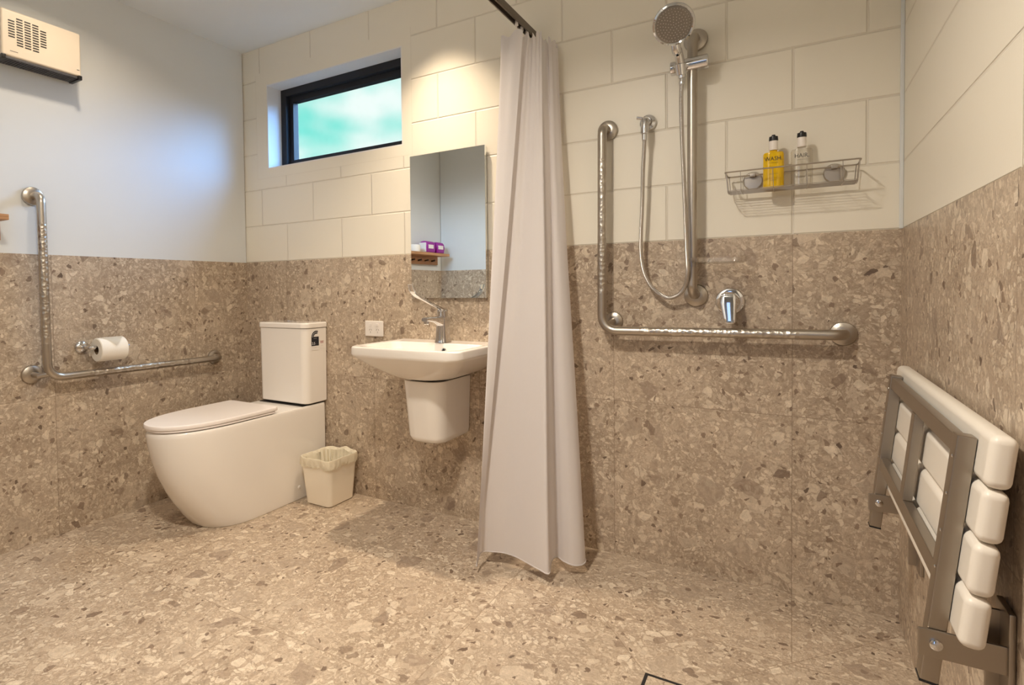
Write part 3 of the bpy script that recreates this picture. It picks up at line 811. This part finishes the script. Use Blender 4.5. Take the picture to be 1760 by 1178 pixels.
for j in range(NZ+1):
    t = j/NZ; row = []
    for i, (a, b) in enumerate(zip(topc, botc)):
        e = t*.86+.14*t*t
        x = a.x+(b.x-a.x)*e; y = a.y+(b.y-a.y)*e
        # small soft pleats at the heading dying out downwards, slow sway lower down
        s = i/nc*2*PI
        k = math.exp(-t*7)
        x += .002*k*math.sin(s*17); y += .003*k*math.cos(s*17)
        x += .004*math.sin(t*5+s*2)*t*(1-t)*2; y += .006*math.sin(t*6.5+s*3+1)*t*(1-t)*2
        z = ZT+(.010*math.sin(s*13)+.004*math.sin(s*5))*(1 if j == 0 else max(0, 1-t*12)) ; z = z+(b.z-z)*t if j else z
        row.append(bm.verts.new((x, y, z)))
    uvg.append(row)
for j in range(NZ):
    for i in range(nc-1): bm.faces.new((uvg[j][i], uvg[j][i+1], uvg[j+1][i+1], uvg[j+1][i]))
curt = obj('cloth', bm, M['curtain'], cu, angle=180)
# stitched hems: bottom and the free side edge
def hemstrip(path_in, w, up_):
    bm = BM()
    rings = [p for p in path_in]
    tube(bm, rings, w, 6, cap=True)
    return bm
bt = [uvg_ for uvg_ in botc]
bm = BM(); tube(bm, [Vector((p.x, p.y, p.z+.002)) for p in botc], .0022, 6); obj('bottom_hem', bm, M['curtain'], cu)
for (hx_, hy_) in ((1.808, -.183), (1.806, -.130), (1.808, -.085)):
    bm = BM(); lathe(bm, [(.0085, -.0012), (.0085, .0012), (.0045, .0015), (.0045, -.0015)], (hx_, hy_-.004, ZT-.016), (0, -1, 0), 20); obj('eyelet', bm, M['chrome'], cu, label='small metal eyelet')
    bm = BM(); tube(bm, fillet([(hx_, hy_, 2.058), (hx_, hy_, 2.02), (hx_, hy_-.008, 1.985), (hx_, hy_-.002, 1.978)], .006, 4), .0018, 8); box(bm, hx_-.006, hx_+.006, hy_-.004, hy_+.004, 2.036, 2.056, .002)
    obj('glider_hook', bm, M['plastic'], cu)

# ================================================================== SHOWER RAIL, HANDSET, HOSE
RX, RY = 2.413, -.066
sr = thing('shower_rail', 'vertical stainless shower rail fixed to the wall behind the hand shower', 'shower rail', (RX, 0, 1.0))
bm = BM(); tube(bm, fillet([(RX+.004, -.002, 1.905), (RX+.002, RY, 1.905), (RX, RY, 1.008), (RX+.004, -.002, 1.008)], .035), RT, 20); obj('rail', bm, M['steel'], sr)
flange('flange', (RX+.004, 0, 1.905), (0, -1, 0), sr, .040); flange('flange', (RX+.004, 0, 1.004), (0, -1, 0), sr, .040)
# slider with the handset cradle
sl = thing('shower_slider', 'chrome slider clamp on the shower rail gripping the hand shower', 'slider', (RX, RY, 1.80))
bm = BM(); lathe(bm, [(.0, -.002), (.022, 0), (.0245, .003), (.0245, .076), (.022, .080), (0, .081)], (RX-.026, RY-.006, 1.797), (1, -.0, .03), 28); obj('clamp_body', bm, M['chrome'], sl)
bm = BM(); lathe(bm, [(0, 0), (.021, .002), (.0235, .006), (.0235, .018), (.020, .020), (0, .021)], (RX-.048, RY-.006, 1.796), (-1, 0, 0), 28); obj('knob', bm, M['chrome'], sl)
HP = Vector((2.385, -.112, 1.775))       # where the handle sits in the cradle
bm = BM(); lathe(bm, [(.017, -.018), (.019, .016), (.0165, .018), (.0145, -.018)], HP, (-.05, -.28, 1), 24)
tube(bm, [(RX-.030, RY-.010, 1.796), (HP.x+.002, HP.y+.012, HP.z+.004)], .010, 12); obj('cradle', bm, M['chrome'], sl)
hs = thing('hand_shower', 'round chrome hand shower with a grey nozzle face, held in the slider', 'shower head', HP[:])
hd = Vector((2.379, -.212, 1.888)); fn = Vector((.12, -.79, -.60)).normalized(); dn = Vector((0, .604, -.797))
bm = BM(); hp = catmull([HP+Vector((.003, .006, -.028)), HP+Vector((0, -.002, .015)), HP+Vector((-.006, -.025, .055)), hd-fn*.008+dn*.088, hd-fn*.016+dn*.056, hd-fn*.024+dn*.025], 6)
n_ = len(hp); tube(bm, hp, [.0125+.0045*(i/(n_-1)) for i in range(n_)], 18); obj('handle', bm, M['chrome'], hs)
bm = BM(); lathe(bm, [(0, -.036), (.024, -.034), (.050, -.022), (.062, -.007), (.0655, .002), (.064, .008), (.059, .011), (.055, .008), (0, .008)], hd, fn, 48); obj('head_shell', bm, M['chrome'], hs)
bm = BM(); lathe(bm, [(.0545, .004), (.0545, .0095), (.049, .0105), (.047, .0095), (0, .0095)], hd, fn, 48); obj('nozzle_plate', bm, fine(mat('grey_nozzle_plate', (.24, .22, .20, 1), .30, .5), 200, .05, .05), hs, label='grey nozzle plate')
bm = BM(); u_ = fn.orthogonal().normalized(); v_ = fn.cross(u_)
for rr, cnt in ((.049, 34), (.040, 26), (.032, 20), (.024, 15), (.016, 10), (.008, 5), (0, 1)):
    for k in range(cnt):
        a = 2*PI*k/cnt; c_ = hd+fn*.009+(u_*math.cos(a)+v_*math.sin(a))*rr
        lathe(bm, [(.0014, 0), (.0012, .0035), (0, .0038)], c_, fn, 6)
obj('nozzles', bm, fine(mat('pale_nozzles', (.55, .53, .50, 1), .5), 200, .02, .02), hs)
# wall elbow
ex, ez = 2.253, 1.643
eb = thing('wall_elbow', 'chrome wall outlet elbow feeding the shower hose', 'hose outlet', (ex, 0, ez))
bm = BM(); lathe(bm, [(.030, .0006), (.030, .004), (.027, .009), (.017, .012), (.014, .030)], (ex, 0, ez), (0, -1, 0), 32); obj('flange', bm, M['chrome'], eb)
bm = BM(); tube(bm, fillet([(ex, -.020, ez), (ex, -.052, ez), (ex-.001, -.056, ez-.045)], .016, 6), .0125, 18); lathe(bm, [(.0135, 0), (.0135, .022), (.011, .024), (0, .024)], (ex-.001, -.056, ez-.030), (0, 0, -1), 20)
obj('elbow', bm, M['chrome'], eb)
bm = BM(); tube(bm, [(ex-.012, -.048, ez+.006), (ex-.030, -.050, ez+.010)], .006, 12); obj('side_stub', bm, M['chrome'], eb)
hh = thing('shower_hose', 'flexible metal shower hose looping from the wall elbow to the hand shower', 'hose', (2.32, -.06, 1.0))
hpts = [(ex-.001, -.056, ez-.052), (2.251, -.056, 1.55), (2.246, -.055, 1.46), (2.242, -.052, 1.34), (2.236, -.048, 1.22), (2.236, -.044, 1.15), (2.248, -.042, 1.085), (2.278, -.042, 1.030), (2.325, -.044, .998), (2.365, -.052, 1.008), (2.392, -.072, 1.040), (2.404, -.100, 1.09), (2.402, -.106, 1.16), (2.398, -.108, 1.28), (2.393, -.110, 1.42), (2.388, -.112, 1.56), (2.386, -.112, 1.68), (HP.x+.003, HP.y+.006, HP.z-.026)]
bm = BM(); tube(bm, catmull(hpts, 8), .0072, 12); obj('hose_tube', bm, M['hose'], hh)
for c_ in (0, -1):
    a = Vector(hpts[c_]); b = Vector(hpts[1 if c_ == 0 else -2]); d_ = (b-a).normalized()
    bm = BM(); lathe(bm, [(.0095, 0), (.0095, .022), (.0078, .026), (0, .026)], a, d_, 18); obj('hose_nut', bm, M['chrome'], hh)
# clear soap dish clipped to the rail
sd = thing('soap_dish', 'clear plastic soap dish clipped low on the shower rail', 'soap dish', (2.49, -.10, 1.12))
bm = BM(); rs = [rrect(2.428, 2.575, -.150, -.062, 1.112, .036, 8), rrect(2.420, 2.583, -.158, -.054, 1.116, .042, 8), rrect(2.415, 2.588, -.163, -.050, 1.134, .045, 8), rrect(2.418, 2.585, -.160, -.053, 1.134, .043, 8), rrect(2.423, 2.580, -.155, -.058, 1.118, .040, 8), rrect(2.430, 2.573, -.148, -.064, 1.1155, .034, 8)]
loft(bm, rs); obj('tray', bm, M['clear'], sd)
bm = BM(); lathe(bm, [(.0172, 0), (.021, 0), (.021, .030), (.0172, .030), (.0172, 0)], (RX, RY, 1.105), (0, 0, 1), 24); bmesh.ops.remove_doubles(bm, verts=bm.verts, dist=1e-5); obj('clip', bm, M['clear'], sd)

# mixer tap in the shower
mx = thing('shower_mixer_tap', 'round chrome shower mixer tap with its lever hanging down', 'tap', (2.527, 0, .983))
bm = BM(); lathe(bm, [(.047, .0006), (.047, .004), (.044, .009), (.035, .012), (.0, .012)], (2.527, 0, .983), (0, -1, 0), 48); obj('wall_plate', bm, M['chrome'], mx)
bm = BM(); lathe(bm, [(.033, .010), (.034, .018), (.032, .040), (.029, .047), (.020, .052), (0, .054)], (2.527, 0, .983), (0, -1, -.04), 40); obj('body', bm, M['chrome'], mx)
bm = BM(); rg = []
lv = [(2.526, -.055, 1.016), (2.526, -.062, 1.010), (2.527, -.066, .998), (2.528, -.070, .975), (2.530, -.075, .950), (2.532, -.080, .928), (2.533, -.083, .915), (2.533, -.083, .910)]
for (x, y, z), hw, hh_ in zip(lv, (.012, .021, .025, .026, .0225, .0195, .0175, .011), (.004, .009, .010, .009, .0075, .006, .0045, .002)):
    rg.append([Vector((x+hw*math.copysign(abs(math.cos(a))**.6, math.cos(a)), y+hh_*math.copysign(abs(math.sin(a))**.6, math.sin(a)), z)) for a in [2*PI*k/24 for k in range(24)]])
loft(bm, rg); obj('lever', bm, M['chrome'], mx)

# ================================================================== WIRE BASKET + BOTTLES
bk = thing('wire_basket', 'stainless wire shower basket on two steel discs on the shower wall', 'basket', (2.70, -.06, 1.345))
bx0, bx1, byf, byb, bzt, bzb = 2.522, 2.886, -.122, -.022, 1.408, 1.345
def rectpath(x0, x1, y0, y1, z, r=.010):
    P_ = [Vector((p.x, p.y, z)) for p in rrect(x0, x1, y0, y1, z, r, 4)]; return P_+[P_[0]]
bm = BM(); tube(bm, rectpath(bx0, bx1, byf, byb, bzt), .0024, 8); obj('top_rim', bm, M['steel'], bk)
bm = BM(); tube(bm, rectpath(bx0+.006, bx1-.006, byf+.006, byb, bzb+.004), .0010, 6)
for k in range(7):
    y = byf+.014+(byb-byf-.022)*k/6; tube(bm, [(bx0+.008, y, bzb+.002), (bx1-.008, y, bzb+.002)], .0010, 6)
for k in range(4):
    x = bx0+.045+(bx1-bx0-.09)*k/3
    tube(bm, fillet([(x, byf, bzt), (x+.002, byf+.004, bzb), (x+.002, byb-.002, bzb), (x, byb, bzt)], .006, 4), .0010, 6)
for x in (bx0, bx1):
    tube(bm, fillet([(x, byf+.03, bzt), (x+(.006 if x == bx0 else -.006), byf+.03, bzb), (x+(.006 if x == bx0 else -.006), byb-.03, bzb), (x, byb-.03, bzt)], .004, 4), .0010, 6)
for (x, y) in ((bx0, byf), (bx1, byf), (bx0, byb), (bx1, byb)):
    sx_ = .006 if x == bx0 else -.006
    tube(bm, [(x+sx_*.6, y+(.003 if y == byf else 0), bzt), (x+sx_*1.4, y+(.006 if y == byf else 0), bzb+.004)], .0016, 6)
obj('wire_frame', bm, M['steel'], bk)
for cx in (2.597, 2.826):
    bm = BM(); lathe(bm, [(.030, .0006), (.030, .006), (.027, .010), (0, .011)], (cx, 0, 1.391), (0, -1, 0), 40); obj('fixing_disc', bm, M['steel'], bk, label='round brushed steel wall fixing disc')
    bm = BM(); box(bm, cx-.009, cx+.009, -.026, -.008, 1.402, 1.414, .002); obj('clip', bm, M['frame_steel'], bk)
rotf = Matrix(((1, 0, 0), (0, 0, -1), (0, 1, 0)))     # text facing -y
def bottle(cx, cy, liquid, clear, label, word, lines_, lab):
    o = thing('pump_bottle', label, 'bottle', (cx, cy, bzb+.0035), 'toiletry bottles in the wire basket')
    del o['group']
    w, d_, z0 = .030, .0205, bzb+.0045; zt = z0+.118
    def er(s_, z): return [Vector((cx+w*s_*math.copysign(abs(math.cos(a))**.75, math.cos(a)), cy+d_*s_*math.copysign(abs(math.sin(a))**.75, math.sin(a)), z)) for a in [2*PI*k/40 for k in range(40)]]
    bm = BM(); loft(bm, [er(.9, z0), er(1, z0+.004), er(1, zt-.008), er(.93, zt-.002), er(.6, zt), er(.38, zt+.001), er(.36, zt+.006)])
    obj('bottle_body', bm, liquid, o)
    bm = BM(); lathe(bm, [(.0125, 0), (.0135, .002), (.0125, .030), (0, .030)], (cx, cy, zt+.0062), seg=28); obj('collar', bm, M['plastic'], o, label='white collar')
    bm = BM(); lathe(bm, [(.0125, 0), (.0135, .003), (.0125, .014), (.006, .016), (.005, .020), (0, .020)], (cx, cy, zt+.0364), seg=28); obj('cap', bm, M['black'], o, label='black cap')
    text('print', word, .0185, Vector((cx, cy-d_-.0006, zt-.024)), rotf, M['text_and_gap_dark'], o, .0002, sx=.88)
    for s_, dz, sz in lines_: text('print', s_, sz, Vector((cx, cy-d_-.0006, zt+dz)), rotf, M['text_and_gap_dark'], o, .0002)
    return o
ln = [('~~~~~~~~', -.036, .006), ('~~~~~~~', -.072, .006), ('~~~~', -.092, .008)]
bottle(2.659, -.060, M['gold_liquid'], None, 'pump bottle of yellow WASH gel standing in the wire basket', 'WASH.', ln, None)
bottle(2.737, -.060, M['clear_bottle'], None, 'clear HAIR bottle with a black cap standing in the wire basket', 'HAIR.', ln, None)

# ================================================================== FOLD-DOWN SHOWER SEAT (folded up against the right wall)
st = thing('folding_shower_seat', 'white slatted folding shower seat on a steel frame, folded up to the right wall', 'shower seat', (2.95, -.55, .45))
TL = math.atan2(.043, .396)            # lean of the folded seat
def seatm():   # local: origin at the pivot line front face, z up along the seat, x towards the wall
    return Matrix.Translation((2.893, 0, .46)) @ Matrix.Rotation(TL, 4, 'Y')
SM = seatm()
for y0 in (-1.020, -.362):
    bm = BM(); box(bm, 0, .0245, y0, y0+.030, -.055, .345, .0025, mtx=SM); obj('side_channel', bm, M['frame_steel'], st)
    for zz in (.13, .19, .25, .31):
        bm = BM(); lathe(bm, [(.0028, 0), (.002, .0012), (0, .0015)], SM @ Vector((-.0005, y0+.008, zz)), (-1, 0, 0), 10); obj('rivet', bm, M['chrome'], st)
    bm = BM(); lathe(bm, [(.0085, 0), (.0085, .004), (.006, .006), (0, .0065)], SM @ Vector((.012, y0-.006, .012)), (0, -1, 0), 20); obj('pivot_bolt', bm, M['chrome'], st)
    bm = BM(); box(bm, -.0004, .0249, y0-.0004, y0+.0304, -.058, -.0545, .0008, mtx=SM); obj('end_cap', bm, M['black'], st, label='black plastic end cap')
    # arm to the wall plate
    bm = BM(); box(bm, 2.884, 2.990, y0-.006, y0-.001, .448, .492, .002); obj('hinge_arm', bm, M['frame_steel'], st)
    bm = BM(); box(bm, 2.9885, W-.0005, y0-.012, y0+.052, .300, .545, .002); box(bm, 2.972, 2.9895, y0+.030, y0+.036, .31, .53, .001)
    obj('wall_plate', bm, M['frame_steel'], st)
for z0, z1 in ((.312, .340), (.102, .130)):
    bm = BM(); box(bm, .002, .020, -.990, -.362+.002, z0, z1, .002, mtx=SM); obj('cross_bar', bm, M['frame_steel'], st)
bm = BM(); box(bm, .001, .018, -.695, -.662, .13, .312, .002, mtx=SM); obj('centre_bar', bm, M['frame_steel'], st)
for k in range(4):
    z0 = .042+k*.0810
    bm = BM(); box(bm, .0252, .0575, -1.075, -.245, z0, z0+.0785, .0125, seg=4, mtx=SM)
    obj('slat', bm, M['slat'], st)

# ================================================================== SHELF WITH PACKS ON THE LEFT WALL
sh = thing('wall_shelf', 'oak wall shelf with a peg rail, on the left wall, seen in the mirror', 'shelf', (0, -1.6, 1.33))
bm = BM(); box(bm, .018, .142, -2.04, -1.186, 1.322, 1.344, .002); obj('shelf_board', bm, M['oak'], sh)
bm = BM(); box(bm, .0005, .018, -2.04, -1.170, 1.252, 1.386, .002); obj('back_board', bm, M['oak'], sh)
for k in range(4):
    y = -1.94+k*.1
    bm = BM(); lathe(bm, [(.007, 0), (.007, .03), (.009, .034), (0, .036)], (.018, y, 1.283), (1, 0, .15), 14); obj('peg', bm, M['brass_dark'], sh, label='dark peg')
def pack(y0, y1, label, sc_=1):
    o = thing('toiletry_pack', label, 'pack', (.075, (y0+y1)/2, 1.3445))
    bm = BM(); zc = 1.345; rs = []
    for z, i in ((.000, .010), (.006, .002), (.02, 0), (.05, -.003), (.078, .001), (.092, .010), (.098, .026)):
        rs.append(rrect(.035+i, .115-i, y0+i*.7, y1-i*.7, zc+z, .015, 4))
    loft(bm, rs); obj('wrapper', bm, M['purple'], o)
    bm = BM(); box(bm, .1150, .1195, (y0+y1)/2-.03, (y0+y1)/2+.045, 1.38, 1.412, .001); obj('front_label', bm, M['label_white'], o, label='white front label')
    return o
p1 = pack(-1.865, -1.725, 'magenta wrapped toiletry pack with a white end panel, on the oak shelf')
bm = BM(); box(bm, .042, .110, -1.728, -1.7215, 1.350, 1.428, .003); obj('end_panel', bm, M['label_white'], p1, label='white end panel')
p2 = pack(-2.005, -1.885, 'magenta wrapped toiletry pack nearest the corner end of the oak shelf')
rl = BM(); lathe(rl, [(.018, 0), (.040, 0), (.044, .006), (.044, .050), (.040, .056), (.018, .056)], (.085, -1.60, 1.345), (0, 0, 1), 28)
o = obj('spare_toilet_roll', rl, M['paper'], origin=(.085, -1.60, 1.345)); tag(o, 'white spare toilet roll standing on the oak shelf', 'toilet roll')

# ================================================================== FLOOR DRAIN
dr = thing('floor_drain', 'square black-edged floor drain with a tile insert in the shower floor', 'drain', (2.43, -.69, 0))
bm = BM(); dx0, dx1, dy0, dy1 = 2.376, 2.494, -.752, -.634; w_ = .0085
for (a, b, c_, d_) in ((dx0, dx1, dy1-w_, dy1), (dx0, dx1, dy0, dy0+w_), (dx0, dx0+w_, dy0+w_, dy1-w_), (dx1-w_, dx1, dy0+w_, dy1-w_)): box(bm, a, b, c_, d_, .0004, .003)
obj('drain_slot', bm, M['black'], dr, label='black slot edge', smooth=False)
bm = BM(); box(bm, dx0+w_, dx1-w_, dy0+w_, dy1-w_, .0004, .0026); obj('tile_insert', bm, M['floor'], dr, smooth=False)
